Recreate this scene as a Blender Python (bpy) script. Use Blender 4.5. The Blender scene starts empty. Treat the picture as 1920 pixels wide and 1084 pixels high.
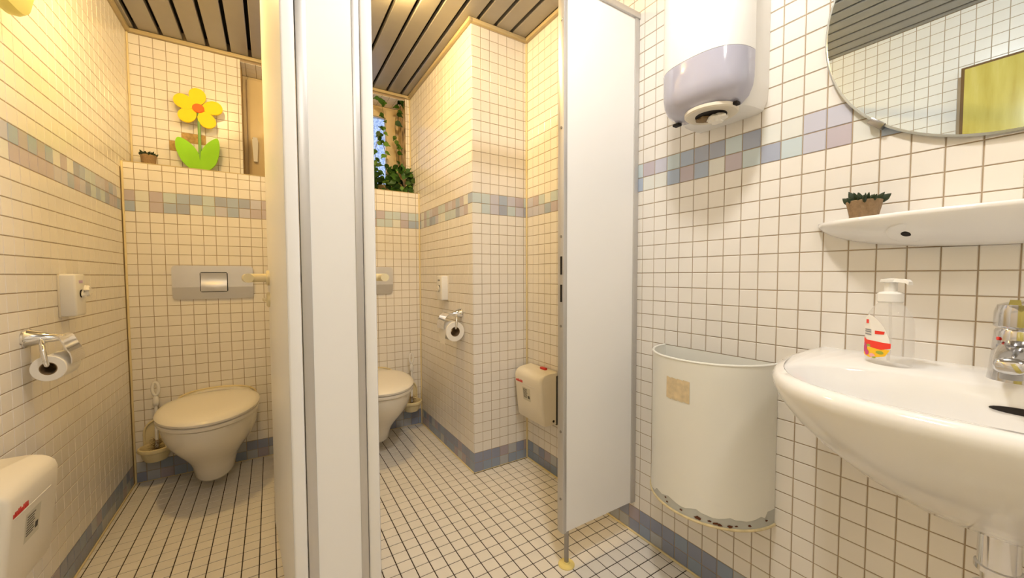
import bpy, bmesh, math, random
from mathutils import Vector, Matrix

random.seed(7)
T = 0.053                                   # one wall tile pitch in metres; all coordinates below are in tile units
def cm(v): return v / 5.3                   # centimetres to tile units
sc = bpy.context.scene
COL = sc.collection
PI = math.pi
sin, cos, sqrt = math.sin, math.cos, math.sqrt

# ------------------------------------------------------------------ camera, world, lights, exposure
W_PX, H_PX = 1920.0, 1084.0
FPX, CYPX = 723.11, 547.156
YAW, PIT, ROL = 0.5594, -0.0426, -0.0033
CAM = Vector((-23.32, -19.11, 19.869))
fw = Vector((sin(YAW) * cos(PIT), cos(YAW) * cos(PIT), sin(PIT)))
rt = Vector((cos(YAW), -sin(YAW), 0.0))
up = rt.cross(fw)
r2 = cos(ROL) * rt + sin(ROL) * up
u2 = -sin(ROL) * rt + cos(ROL) * up
cd = bpy.data.cameras.new('camera')
cd.sensor_fit = 'HORIZONTAL'
cd.sensor_width = 36.0
cd.lens = FPX / W_PX * 36.0
cd.shift_y = (CYPX - H_PX / 2) / W_PX
cd.clip_start = 0.01
cam = bpy.data.objects.new('camera', cd)
COL.objects.link(cam)
M = Matrix((r2, u2, -fw)).transposed().to_4x4()
M.translation = CAM * T
cam.matrix_world = M
sc.camera = cam
def project(p):
    d = Vector(p) - CAM
    z = d.dot(fw)
    if z < 0.05: return None
    return (W_PX / 2 + FPX * d.dot(r2) / z, CYPX - FPX * d.dot(u2) / z)

wd = bpy.data.worlds.new('sky')
sc.world = wd
wd.use_nodes = True
bg = wd.node_tree.nodes['Background']
bg.inputs['Color'].default_value = (0.62, 0.74, 1.0, 1)
bg.inputs['Strength'].default_value = 0.9

vs = sc.view_settings
vs.view_transform = 'Standard'
vs.look = 'None'
vs.gamma = 1.0
vs.use_curve_mapping = False
vs.exposure = 0.38

# lamps (globe emission strength, colour); the globes themselves are built with their fittings below
LAMP_STALL = (268.0, (1.0, 0.66, 0.24))
LAMP_FRONT = (172.0, (1.0, 0.95, 0.885))
FILL_REAR = (40.0, (1.0, 0.92, 0.82))  # added unseen lamp behind the camera, evens out the wall light

# ------------------------------------------------------------------ materials
def srgb(r, g, b):
    f = lambda c: (c / 255 / 12.92) if c / 255 <= 0.04045 else ((c / 255 + 0.055) / 1.055) ** 2.4
    return (f(r), f(g), f(b), 1.0)
MATS = {}
def mat(name, col, rough=0.4, metal=0.0, var=0.0, scale=6.0, bump=0.0, bscale=60.0, coat=0.0, emit=None, spec=0.5, trans=0.0, ior=1.45):
    m = bpy.data.materials.new(name)
    m.use_nodes = True
    nt = m.node_tree
    b = nt.nodes['Principled BSDF']
    b.inputs['Base Color'].default_value = col
    b.inputs['Roughness'].default_value = rough
    b.inputs['Metallic'].default_value = metal
    b.inputs['Coat Weight'].default_value = coat
    b.inputs['Specular IOR Level'].default_value = spec
    b.inputs['Transmission Weight'].default_value = trans
    b.inputs['IOR'].default_value = ior
    if emit:
        b.inputs['Emission Color'].default_value = (*emit[1], 1)
        b.inputs['Emission Strength'].default_value = emit[0]
    geo = None
    if var or bump:
        geo = nt.nodes.new('ShaderNodeNewGeometry')
    if var:
        n = nt.nodes.new('ShaderNodeTexNoise')
        n.inputs['Scale'].default_value = scale
        n.inputs['Detail'].default_value = 3
        nt.links.new(geo.outputs['Position'], n.inputs['Vector'])
        mx = nt.nodes.new('ShaderNodeMix')
        mx.data_type = 'RGBA'
        mx.inputs[6].default_value = tuple(min(1, c * (1 + var)) for c in col[:3]) + (1,)
        mx.inputs[7].default_value = tuple(c * (1 - var) for c in col[:3]) + (1,)
        nt.links.new(n.outputs['Fac'], mx.inputs[0])
        nt.links.new(mx.outputs[2], b.inputs['Base Color'])
    if bump:
        n2 = nt.nodes.new('ShaderNodeTexNoise')
        n2.inputs['Scale'].default_value = bscale
        nt.links.new(geo.outputs['Position'], n2.inputs['Vector'])
        bp = nt.nodes.new('ShaderNodeBump')
        bp.inputs['Strength'].default_value = bump
        bp.inputs['Distance'].default_value = 0.002
        nt.links.new(n2.outputs['Fac'], bp.inputs['Height'])
        nt.links.new(bp.outputs['Normal'], b.inputs['Normal'])
    MATS[name] = m
    return m
def ramp_mat(name, stops, scale, stretch=(1, 1, 1), rough=0.5, detail=6, coords='Object'):
    m = mat(name, stops[0][1], rough)
    nt = m.node_tree
    tc = nt.nodes.new('ShaderNodeTexCoord')
    mp = nt.nodes.new('ShaderNodeMapping')
    mp.inputs['Scale'].default_value = stretch
    n = nt.nodes.new('ShaderNodeTexNoise')
    n.inputs['Scale'].default_value = scale
    n.inputs['Detail'].default_value = detail
    cr = nt.nodes.new('ShaderNodeValToRGB')
    el = cr.color_ramp.elements
    while len(el) < len(stops): el.new(0.5)
    for e, (p, c) in zip(el, stops):
        e.position = p; e.color = c
    nt.links.new(tc.outputs[coords], mp.inputs['Vector'])
    nt.links.new(mp.outputs['Vector'], n.inputs['Vector'])
    nt.links.new(n.outputs['Fac'], cr.inputs['Fac'])
    nt.links.new(cr.outputs['Color'], nt.nodes['Principled BSDF'].inputs['Base Color'])
    return m
mat('tile_white', (0.84, 0.805, 0.755, 1), 0.2, var=0.04, scale=9, spec=0.45)
mat('tile_floor', (0.79, 0.75, 0.69, 1), 0.4, var=0.07, scale=12, spec=0.4)
PALETTE = [
    mat('tile_pale', srgb(224, 226, 222), 0.2), mat('tile_ice_blue', srgb(196, 210, 216), 0.2),
    mat('tile_lilac', srgb(198, 199, 214), 0.2), mat('tile_slate', srgb(166, 174, 194), 0.2),
    mat('tile_mauve', srgb(192, 184, 194), 0.2), mat('tile_blue', srgb(172, 186, 208), 0.2)]
BASEPAL = [
    mat('tile_base_grey', srgb(178, 182, 190), 0.25), mat('tile_base_blue', srgb(146, 160, 184), 0.25),
    mat('tile_base_slate', srgb(144, 152, 176), 0.25), mat('tile_base_mauve', srgb(170, 162, 174), 0.25)]
mat('grout', (0.40, 0.31, 0.21, 1), 0.9, var=0.25, scale=5)
mat('grout_floor', (0.03, 0.017, 0.01, 1), 0.9, var=0.3, scale=5)
mat('mortar', (0.50, 0.33, 0.13, 1), 0.95, var=0.5, scale=60, bump=0.9, bscale=90)
mat('silicone', (0.80, 0.68, 0.40, 1), 0.45, var=0.12, scale=10)
mat('trim_cream', (0.55, 0.45, 0.26, 1), 0.4)
mat('slat_metal', (0.37, 0.35, 0.32, 1), 0.42, metal=0.3, var=0.05, scale=20)
mat('ceiling_void', (0.012, 0.01, 0.008, 1), 0.9)
mat('laminate', (0.88, 0.875, 0.87, 1), 0.35, var=0.015, scale=4)
mat('aluminium', (0.58, 0.57, 0.56, 1), 0.38, metal=0.6)
mat('chrome', (0.82, 0.82, 0.83, 1), 0.08, metal=1.0)
mat('tap_chrome', (0.66, 0.66, 0.67, 1), 0.12, metal=1.0)
mat('chrome_dark', (0.35, 0.34, 0.33, 1), 0.3, metal=1.0)
mat('satin_metal', (0.72, 0.71, 0.7, 1), 0.4, metal=0.95, var=0.03, scale=40)
mat('ceramic', (0.86, 0.855, 0.85, 1), 0.1, coat=0.4)
mat('toilet_ceramic', (0.82, 0.79, 0.72, 1), 0.12, coat=0.3)
mat('seat_plastic', (0.84, 0.80, 0.72, 1), 0.25)
mat('cream_plastic', (0.80, 0.74, 0.62, 1), 0.35)
mat('yellowed_plastic', (0.78, 0.68, 0.42, 1), 0.3)
mat('white_plastic', (0.84, 0.83, 0.81, 1), 0.25)
mat('lilac_plastic', (0.47, 0.47, 0.58, 1), 0.12, coat=0.6)
mat('black', (0.01, 0.01, 0.01, 1), 0.5)
mat('dark_hole', (0.012, 0.008, 0.006, 1), 0.7)
mat('paper', (0.86, 0.83, 0.77, 1), 0.85, var=0.03, scale=90)
mat('cardboard', (0.25, 0.17, 0.09, 1), 0.9)
mat('red', (0.62, 0.035, 0.03, 1), 0.4)
mat('label_paper', (0.62, 0.58, 0.46, 1), 0.6)
mat('ink', (0.05, 0.045, 0.04, 1), 0.7)
mat('lavender_ink', (0.55, 0.42, 0.66, 1), 0.7)
mat('petal_yellow', (0.95, 0.70, 0.006, 1), 0.6, bump=0.2, bscale=200)
mat('flower_orange', (0.90, 0.16, 0.008, 1), 0.6)
mat('leaf_lime', (0.28, 0.66, 0.012, 1), 0.6, bump=0.2, bscale=200)
mat('stem_green', (0.22, 0.42, 0.12, 1), 0.6)
mat('wood_base', (0.70, 0.36, 0.06, 1), 0.6)
mat('clay_pot', (0.30, 0.20, 0.11, 1), 0.85, var=0.35, scale=120, bump=0.6, bscale=160)
mat('succulent', (0.018, 0.035, 0.012, 1), 0.55)
mat('ivy', (0.055, 0.15, 0.018, 1), 0.45, var=0.5, scale=35)
mat('ivy_light', (0.14, 0.30, 0.035, 1), 0.45, var=0.4, scale=35)
mat('ivy_stem', (0.22, 0.18, 0.06, 1), 0.7)
mat('window_paint', (0.72, 0.58, 0.33, 1), 0.4, var=0.06, scale=8)
ramp_mat('mouldy_paint', [(0.35, (0.13, 0.08, 0.035, 1)), (0.5, (0.5, 0.36, 0.16, 1)), (0.7, (0.68, 0.52, 0.28, 1))], 14, (3, 3, 1), 0.7)
mat('window_glass', (0.80, 0.88, 1.0, 1), 0.25, trans=1.0, ior=1.2, bump=1.0, bscale=260)
nt = MATS['window_glass'].node_tree
_v = nt.nodes.new('ShaderNodeTexNoise'); _v.inputs['Scale'].default_value = 70; _v.inputs['Detail'].default_value = 4  # refraction mottling of the textured pane, painted into the glass colour
_g = nt.nodes.new('ShaderNodeNewGeometry'); _r = nt.nodes.new('ShaderNodeValToRGB')
_r.color_ramp.elements[0].position = 0.38; _r.color_ramp.elements[0].color = (0.42, 0.52, 0.72, 1)
_r.color_ramp.elements[1].position = 0.62; _r.color_ramp.elements[1].color = (0.95, 0.98, 1.0, 1)
nt.links.new(_g.outputs['Position'], _v.inputs['Vector']); nt.links.new(_v.outputs['Fac'], _r.inputs['Fac'])
nt.links.new(_r.outputs['Color'], nt.nodes['Principled BSDF'].inputs['Base Color'])
mat('foot_yellow', (0.80, 0.66, 0.24, 1), 0.45)
mat('bin_enamel', (0.84, 0.835, 0.78, 1), 0.3, var=0.03, scale=7)
mat('primer_grey', (0.52, 0.53, 0.50, 1), 0.6, var=0.08, scale=30)
mat('rust_line', (0.66, 0.55, 0.32, 1), 0.7, var=0.35, scale=50)
mat('rust', (0.11, 0.035, 0.012, 1), 0.9)
mat('glue_stain', (0.70, 0.57, 0.36, 1), 0.6, var=0.3, scale=60)
mat('mirror_glass', (0.76, 0.89, 1.0, 1), 0.0, metal=1.0)
mat('mirror_edge', (0.55, 0.58, 0.56, 1), 0.15, metal=0.6)
ramp_mat('door_wood', [(0.3, (0.50, 0.40, 0.08, 1)), (0.55, (0.62, 0.53, 0.14, 1)), (0.75, (0.72, 0.64, 0.24, 1))], 3.0, (1, 6, 0.8), 0.25)
mat('frame_brown', (0.16, 0.09, 0.03, 1), 0.5)
mat('wall_lamp_body', (0.62, 0.46, 0.12, 1), 0.5)
mat('wall_lamp_shade', (0.96, 0.88, 0.26, 1), 0.35)
mat('label_white', (0.88, 0.86, 0.82, 1), 0.4)
mat('label_red', (0.85, 0.05, 0.03, 1), 0.4)
mat('label_magenta', (0.62, 0.06, 0.22, 1), 0.5)
mat('label_yellow', (0.93, 0.55, 0.02, 1), 0.5)
mat('label_pink', (0.85, 0.42, 0.45, 1), 0.5)
mat('label_green', (0.35, 0.42, 0.05, 1), 0.5)
mat('label_grey', (0.30, 0.30, 0.32, 1), 0.6)
mat('plaster', (0.75, 0.72, 0.67, 1), 0.8)
mat('globe_stall', (0.9, 0.85, 0.7, 1), 0.3, emit=LAMP_STALL)
mat('globe_front', (0.9, 0.9, 0.9, 1), 0.3, emit=LAMP_FRONT)
mat('globe_fill', (0.9, 0.9, 0.9, 1), 0.3, emit=FILL_REAR)
def clear_plastic(name, fac, tint):
    m = bpy.data.materials.new(name); m.use_nodes = True
    nt = m.node_tree; nt.nodes.clear()
    o = nt.nodes.new('ShaderNodeOutputMaterial'); mx = nt.nodes.new('ShaderNodeMixShader')
    t = nt.nodes.new('ShaderNodeBsdfTransparent'); g = nt.nodes.new('ShaderNodeBsdfPrincipled')
    t.inputs['Color'].default_value = tint
    g.inputs['Base Color'].default_value = (0.9, 0.9, 0.88, 1); g.inputs['Roughness'].default_value = 0.04
    mx.inputs[0].default_value = fac
    nt.links.new(t.outputs[0], mx.inputs[1]); nt.links.new(g.outputs[0], mx.inputs[2]); nt.links.new(mx.outputs[0], o.inputs[0])
    MATS[name] = m
clear_plastic('clear_bottle', 0.26, (0.97, 0.96, 0.95, 1))

# ------------------------------------------------------------------ mesh helpers
def link(o, parent=None):
    COL.objects.link(o)
    if parent is not None: o.parent = parent
    return o
def obj(name, bm, m, parent=None, loc=None, rot=None, sharp=35, recalc=True):
    if recalc: bmesh.ops.recalc_face_normals(bm, faces=bm.faces[:])
    bmesh.ops.scale(bm, vec=(T, T, T), verts=bm.verts[:])
    me = bpy.data.meshes.new(name)
    bm.to_mesh(me); bm.free()
    for p in me.polygons: p.use_smooth = True
    me.set_sharp_from_angle(angle=math.radians(sharp))
    for k in ([m] if isinstance(m, str) else m): me.materials.append(MATS[k])
    o = bpy.data.objects.new(name, me)
    link(o, parent)
    if loc: o.location = Vector(loc) * T
    if rot: o.rotation_euler = rot
    return o
def tag(o, label, cat, group=None):
    o['label'] = label; o['category'] = cat
    if group: o['group'] = group
    return o
def thing(name, label, cat, loc, rot=(0, 0, 0), group=None):
    o = bpy.data.objects.new(name, None)
    o.empty_display_size = 0.05
    COL.objects.link(o)
    o.location = Vector(loc) * T
    o.rotation_euler = rot
    return tag(o, label, cat, group)
def struct(o):
    o['kind'] = 'structure'
    return o
def BM(): return bmesh.new()
def box(bm, x0, x1, y0, y1, z0, z1, bev=0.0, seg=2):
    r = bmesh.ops.create_cube(bm, size=1.0)
    vs_ = r['verts']
    for v in vs_:
        v.co = Vector((x0 + (v.co.x + .5) * (x1 - x0), y0 + (v.co.y + .5) * (y1 - y0), z0 + (v.co.z + .5) * (z1 - z0)))
    if bev > 0:
        es = list({e for v in vs_ for e in v.link_edges})
        bmesh.ops.bevel(bm, geom=es, offset=bev, segments=seg, affect='EDGES', profile=0.5)
    return bm
def loft(bm, rings, cap0=True, cap1=True, closed=True):
    vr = [[bm.verts.new(p) for p in r] for r in rings]
    n = len(rings[0])
    for a, b in zip(vr, vr[1:]):
        for i in range(n if closed else n - 1):
            j = (i + 1) % n
            bm.faces.new((a[i], a[j], b[j], b[i]))
    if cap0: bm.faces.new(vr[0][::-1])
    if cap1: bm.faces.new(vr[-1])
    return vr
def basis(d):
    d = Vector(d).normalized()
    a = Vector((0, 0, 1)) if abs(d.z) < 0.9 else Vector((1, 0, 0))
    u = d.cross(a).normalized()
    return u, d.cross(u).normalized()
def cyl(bm, p0, p1, r0, r1=None, n=24, bev=0.0):
    p0, p1 = Vector(p0), Vector(p1)
    r1 = r0 if r1 is None else r1
    u, v = basis(p1 - p0)
    d = (p1 - p0).normalized()
    prof = [(0, r0), ((p1 - p0).length, r1)]
    if bev: prof = [(0, r0 - bev), (bev, r0), ((p1 - p0).length - bev, r1), ((p1 - p0).length, r1 - bev)]
    loft(bm, [[p0 + d * h + (u * cos(2 * PI * i / n) + v * sin(2 * PI * i / n)) * r for i in range(n)] for h, r in prof])
    return bm
def lathe(bm, prof, origin=(0, 0, 0), axis=(0, 0, 1), n=32, cap0=True, cap1=True):
    o = Vector(origin); d = Vector(axis).normalized(); u, v = basis(d)
    loft(bm, [[o + d * h + (u * cos(2 * PI * i / n) + v * sin(2 * PI * i / n)) * max(r, 1e-4) for i in range(n)] for r, h in prof], cap0, cap1)
    return bm
def tube(bm, pts, r, n=12):
    pts = [Vector(p) for p in pts]
    rings = []
    for k, p in enumerate(pts):
        d = (pts[min(k + 1, len(pts) - 1)] - pts[max(k - 1, 0)])
        u, v = basis(d)
        if rings:                                   # keep the frame steady along the path
            u = (pu - d.normalized() * pu.dot(d.normalized())).normalized(); v = d.normalized().cross(u)
        pu = u
        rr = r[k] if isinstance(r, (list, tuple)) else r
        rings.append([p + (u * cos(2 * PI * i / n) + v * sin(2 * PI * i / n)) * rr for i in range(n)])
    loft(bm, rings)
    return bm
def smooth_path(pts, k=5):
    P = [Vector(p) for p in pts]; out = []
    for i in range(len(P) - 1):
        p0, p1, p2, p3 = P[max(i - 1, 0)], P[i], P[i + 1], P[min(i + 2, len(P) - 1)]
        for s in range(k):
            t = s / k
            out.append(0.5 * ((2 * p1) + (p2 - p0) * t + (2 * p0 - 5 * p1 + 4 * p2 - p3) * t * t + (3 * p1 - p0 - 3 * p2 + p3) * t ** 3))
    out.append(P[-1])
    return out
def prism(bm, outline, y0, y1, bev=0.0):
    """outline in (x, z), extruded along y"""
    vr = loft(bm, [[(x, y0, z) for x, z in outline], [(x, y1, z) for x, z in outline]])
    if bev:
        es = [e for e in bm.edges if len({round(v.co.y, 5) for v in e.verts}) == 1]
        bmesh.ops.bevel(bm, geom=es, offset=bev, segments=2, affect='EDGES')
    return bm
def spow(v, e): return math.copysign(abs(v) ** e, v)
def rrect(x0, x1, z0, z1, r, n=6):
    out = []
    for cx_, cz_, a0 in ((x1 - r, z1 - r, 0), (x0 + r, z1 - r, 90), (x0 + r, z0 + r, 180), (x1 - r, z0 + r, 270)):
        for k in range(n + 1):
            a = math.radians(a0 + 90 * k / n)
            out.append((cx_ + r * cos(a), cz_ + r * sin(a)))
    return out
def dup(root, label, loc=None, rot=None, group=None):
    r = root.copy(); COL.objects.link(r)
    if loc: r.location = Vector(loc) * T
    if rot is not None: r.rotation_euler = rot
    r['label'] = label
    if group: r['group'] = group
    for ch in list(root.children):
        c = ch.copy(); COL.objects.link(c); c.parent = r
        for g in list(ch.children):
            d = g.copy(); COL.objects.link(d); d.parent = c
    return r

# ------------------------------------------------------------------ the room
PY0, PY1 = 0.43, 0.98            # front and rear plane of the cubicle front
PZ0, PZ1 = 2.45, 38.45
XL, XC = -34.8, -6.45            # left wall, left face of the shaft
YB, YU, YC = 30.75, 34.2, 15.1   # lower back wall, upper back wall, front face of the shaft
YF = -40.0                       # wall behind the camera
ZL, ZC = 30.6, 44.4              # ledge, ceiling
NX0, NX1, NZ, YW = -25.55, -7.1, 43.75, 37.7   # window recess: left, right, top, frame plane
TH = 0.032                        # tile thickness over the grout
XM = -20.55                      # mullion
def sbox(name, x0, x1, y0, y1, z0, z1, m, bev=0):
    return struct(obj(name, box(BM(), x0, x1, y0, y1, z0, z1, bev), m))
floor = sbox('floor', XL - 3, 3, YF - 3, YB + 4, -3, -TH, 'grout_floor')
wall_right = sbox('wall_right', TH, 3, YF - 3, YC + 1, -TH, ZC + 2, 'grout')
wall_left = sbox('wall_left', XL - 3, XL - TH, YF - 3, YU + 4, -TH, ZC + 2, 'grout')
wall_front = sbox('wall_front', XL - TH, TH, YF - 3, YF - TH, -TH, ZC + 2, 'plaster')
wall_back = sbox('wall_back', XL - TH, XC + TH, YB + TH, YU + TH, -TH, ZL - TH, 'grout')
bm = BM()
box(bm, XL - TH, NX0 - TH, YU + TH, YW + 1.2, ZL - 2, ZC + 2)
box(bm, NX1 + TH, XC + TH, YU + TH, YW + 1.2, ZL - 2, ZC + 2)
box(bm, NX0 - TH, NX1 + TH, YU + TH, YW + 1.2, NZ + TH, ZC + 2)
box(bm, NX0 - TH, NX1 + TH, YU + TH, YW + 1.2, ZL - 2, ZL - TH)
wall_upper = struct(obj('wall_back_upper', bm, 'grout'))
wall_shaft = sbox('wall_shaft', XC + TH, 3, YC + TH, YW + 1.2, -TH, ZC + 2, 'grout')
reveal = struct(obj('trim_window_reveal', box(box(BM(), NX0 - TH, NX0, YU + 0.1, YW, ZL, NZ), NX1, NX1 + TH, YU + 0.1, YW, ZL, NZ), 'mouldy_paint'))

ceiling = sbox('ceiling', XL - 1, 2, YF - 1, YW + 1, ZC + 0.9, ZC + 1.4, 'ceiling_void')
SLAT = 1.878
k = 0
slat_me = {}
x = -34.0 - SLAT
while x < 0.2:
    a, b = max(x + 0.16, XL + 0.05), min(x + SLAT - 0.16, -0.05)
    y1 = YU - 0.05 if x + SLAT < XC - 0.1 else YC - 0.05
    if b - a > 0.2:
        bm = BM()
        prof = [(a, ZC + 0.45), (a, ZC + 0.06), (a + 0.06, ZC), (b - 0.06, ZC), (b, ZC + 0.06), (b, ZC + 0.45)]
        if b > XC + 0.1 and a < XC - 0.1: y1 = YC - 0.05
        vr = [[bm.verts.new((px, yy, pz)) for px, pz in prof] for yy in (YF, y1)]
        for i in range(5): bm.faces.new((vr[0][i], vr[0][i + 1], vr[1][i + 1], vr[1][i]))
        obj('slat', bm, 'slat_metal', ceiling, sharp=20)
        if b > XC + 0.1 and a < XC - 0.1:
            bm = BM()
            vr = [[bm.verts.new((min(px, XC - 0.1), yy, pz)) for px, pz in prof] for yy in (YC - 0.05, YU - 0.05)]
            for i in range(5): bm.faces.new((vr[0][i], vr[0][i + 1], vr[1][i + 1], vr[1][i]))
            obj('slat', bm, 'slat_metal', ceiling, sharp=20)
    x += SLAT
# cream edge trims under the ceiling
def trim(n, x0, x1, y0, y1, z0=ZC - 0.38, z1=ZC - 0.02, m='trim_cream'):
    return struct(obj('trim_%d' % n, box(BM(), x0, x1, y0, y1, z0, z1, 0.04), m))
trim(1, XL, XL + 0.35, PY1, YU - 0.35)
trim(2, XL, XC, YU - 0.35, YU, ZC - 0.4, ZC - 0.04)
trim(3, XC - 0.35, XC, YC - 0.35, YU - 0.35)
trim(4, XC, -0.35, YC - 0.35, YC)
trim(5, -0.35, 0, PY1, YC)
# yellowed silicone joints in the corners
def joint(n, x0, x1, y0, y1, z0, z1):
    return struct(obj('trim_%d' % n, box(BM(), x0, x1, y0, y1, z0, z1, 0.05), 'silicone'))
joint(11, XL, XL + 0.16, YB - 0.16, YB, 0, ZL)
joint(12, XL, XL + 0.16, YU - 0.16, YU, ZL, ZC - 0.4)
joint(13, XC - 0.16, XC, YB - 0.16, YB, 0, ZL)
joint(14, XC - 0.14, XC, YU - 0.14, YU, ZL, ZC - 0.4)
joint(15, -0.16, 0, YC - 0.16, YC, 0, ZC - 0.4)
joint(16, XL, XL + 0.13, YF, YB - 0.16, 0, 0.13)
joint(17, XL + 0.16, XC - 0.16, YB - 0.07, YB, 0, 0.07)
joint(18, XC - 0.13, XC, YC, YB - 0.16, 0, 0.13)
joint(19, XC, -0.16, YC - 0.07, YC, 0, 0.06)
joint(20, -0.14, 0, YF, YC - 0.16, 0, 0.14)
struct(obj('trim_21', box(BM(), XL, XC, YB - 0.02, YB + 0.12, ZL - 0.05, ZL + 0.05, 0.03), 'trim_cream'))

# ------------------------------------------------------------------ windows in the recess
def window(n, x0, x1, gx0, gx1, gz0, gz1, handle_x=None):
    fr = struct(obj('window_%d' % n, box(box(box(box(BM(), x0, x0 + 0.5, YW, YW + 1.2, ZL, NZ, 0.05), x1 - 0.5, x1, YW, YW + 1.2, ZL, NZ, 0.05),
         x0 + 0.5, x1 - 0.5, YW, YW + 1.2, NZ - 0.6, NZ, 0.05), x0 + 0.5, x1 - 0.5, YW, YW + 1.2, ZL, ZL + 0.7, 0.05), 'window_paint'))
    s = BM()
    y0, y1 = YW - 0.25, YW + 0.8
    box(s, x0 + 0.4, gx0, y0, y1, ZL + 0.5, NZ - 0.4, 0.06)
    box(s, gx1, x1 - 0.4, y0, y1, ZL + 0.5, NZ - 0.4, 0.06)
    box(s, gx0, gx1, y0, y1, gz1, NZ - 0.4, 0.06)
    box(s, gx0, gx1, y0, y1, ZL + 0.5, gz0, 0.06)
    sash = obj('sash', s, 'window_paint', fr)
    obj('pane', box(BM(), gx0 - 0.1, gx1 + 0.1, YW + 0.3, YW + 0.4, gz0 - 0.1, gz1 + 0.1), 'window_glass', fr)
    b = BM()
    for xx0, xx1, zz0, zz1 in ((gx0 - 0.02, gx0 + 0.12, gz0, gz1), (gx1 - 0.12, gx1 + 0.02, gz0, gz1), (gx0, gx1, gz1 - 0.12, gz1 + 0.02), (gx0, gx1, gz0 - 0.02, gz0 + 0.12)):
        box(b, xx0, xx1, YW - 0.05, YW + 0.3, zz0, zz1, 0.03)
    obj('glazing_bead', b, 'aluminium', fr)
    if handle_x is not None:
        h = obj('window_handle', box(BM(), handle_x - 0.25, handle_x + 0.25, YW - 0.4, YW - 0.25, 35.0, 36.6, 0.08), 'white_plastic', fr)
        b = BM()
        loft(b, [[(handle_x + dx * w, yy, z) for dx, yy in ((-1, -0.75 + YW), (1, -0.75 + YW), (1, -0.5 + YW), (-1, -0.5 + YW))] for z, w in ((36.2, 0.3), (35.5, 0.28), (33.6, 0.19))])
        box(b, handle_x - 0.15, handle_x + 0.15, YW - 0.6, YW - 0.3, 35.7, 36.2)
        obj('lever', b, 'white_plastic', h)
    return fr
window(1, NX0, XM - 0.02, -23.45, -21.5, 32.6, 42.2, -24.45)
window(2, XM + 0.02, NX1, -19.6, -8.85, 32.75, 42.2)

# ------------------------------------------------------------------ cubicle panels and doors
PY0, PY1 = 0.43, 0.98            # front and rear plane of the cubicle front
PZ0, PZ1 = 2.45, 38.45
# right fixed panel with foot
t = thing('cubicle_screen', 'wide white fixed cubicle panel on a steel foot beside the paper towel dispenser', 'partition', (-3.5, PY0, 0))
ox = 3.5
obj('panel', box(BM(), -6.83 + ox, -0.46 + ox, 0.06, 0.49, PZ0 + 0.05, PZ1), 'laminate', t)
jb = obj('edge_profile', box(BM(), -7.12 + ox, -6.8 + ox, 0, 0.6, PZ0, PZ1, 0.04), 'aluminium', t)
for z0, z1 in ((19.9, 21.1), (18.1, 19.25)):
    obj('strike_slot', box(BM(), -7.14 + ox, -7.1 + ox, 0.13, 0.32, z0, z1), 'dark_hole', jb)
for z in (36.2, 29.4, 22.4, 16.5, 9.4, 4.8):
    obj('screw', cyl(BM(), (-7.16 + ox, 0.25, z), (-7.1 + ox, 0.25, z), 0.09, n=12), 'chrome_dark', jb)
obj('wall_profile', box(BM(), -0.48 + ox, -0.02 + ox, -0.04, 0.58, PZ0, PZ1, 0.04), 'aluminium', t)
ft = obj('foot_tube', cyl(BM(), (-6.58 + ox, 0.27, 0.1), (-6.58 + ox, 0.27, PZ0 + 0.3), 0.155, n=20), 'chrome_dark', t)
obj('foot_plate', lathe(BM(), [(0.56, 0), (0.56, 0.06), (0.5, 0.12), (0.24, 0.16), (0.2, 0.24)], (-6.58 + ox, 0.27, 0.0)), 'foot_yellow', ft)
# head rail
tag(obj('head_rail', box(BM(), XL + 0.05, -0.02, PY0 - 0.12, PY1 + 0.1, PZ1 + 0.0, PZ1 + 0.42, 0.05), 'aluminium'),
    'grey aluminium head rail running along the top of the white cubicle panels', 'rail')
# centre post
t = thing('cubicle_post', 'narrow white centre post with aluminium edges between the two cubicle doors', 'partition', (-20.82, PY0, 0))
ox = 20.82
obj('panel', box(BM(), -21.75 + ox, -19.8 + ox, 0.05, 0.5, PZ0 + 0.05, PZ1), 'laminate', t)
obj('edge_profile', box(BM(), -22.14 + ox, -21.72 + ox, 0, 0.56, PZ0, PZ1, 0.04), 'aluminium', t)
obj('edge_profile', box(BM(), -19.84 + ox, -19.5 + ox, 0, 0.56, PZ0, PZ1, 0.04), 'aluminium', t)
obj('foot_tube', cyl(BM(), (0, 0.27, 0.1), (0, 0.27, PZ0 + 0.3), 0.155, n=20), 'chrome_dark', t)
obj('foot_plate', lathe(BM(), [(0.56, 0), (0.56, 0.06), (0.5, 0.12), (0.24, 0.16), (0.2, 0.24)], (0, 0.27, 0.0)), 'foot_yellow', t)
# dividing wall between the cubicles
t = thing('cubicle_divider', 'white dividing partition between the two toilet cubicles behind the centre post', 'partition', (-20.82, 16, 0))
obj('panel', box(BM(), -0.25, 0.25, PY1 + 0.02 - 16, YB - 16, PZ0, PZ1), 'laminate', t)
obj('top_profile', box(BM(), -0.3, 0.3, PY1 + 0.12 - 16, YB - 16, PZ1, PZ1 + 0.3, 0.04), 'aluminium', t)
obj('foot_tube', cyl(BM(), (0, 6, 0), (0, 6, PZ0 + 0.3), 0.155, n=20), 'chrome_dark', t)
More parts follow.
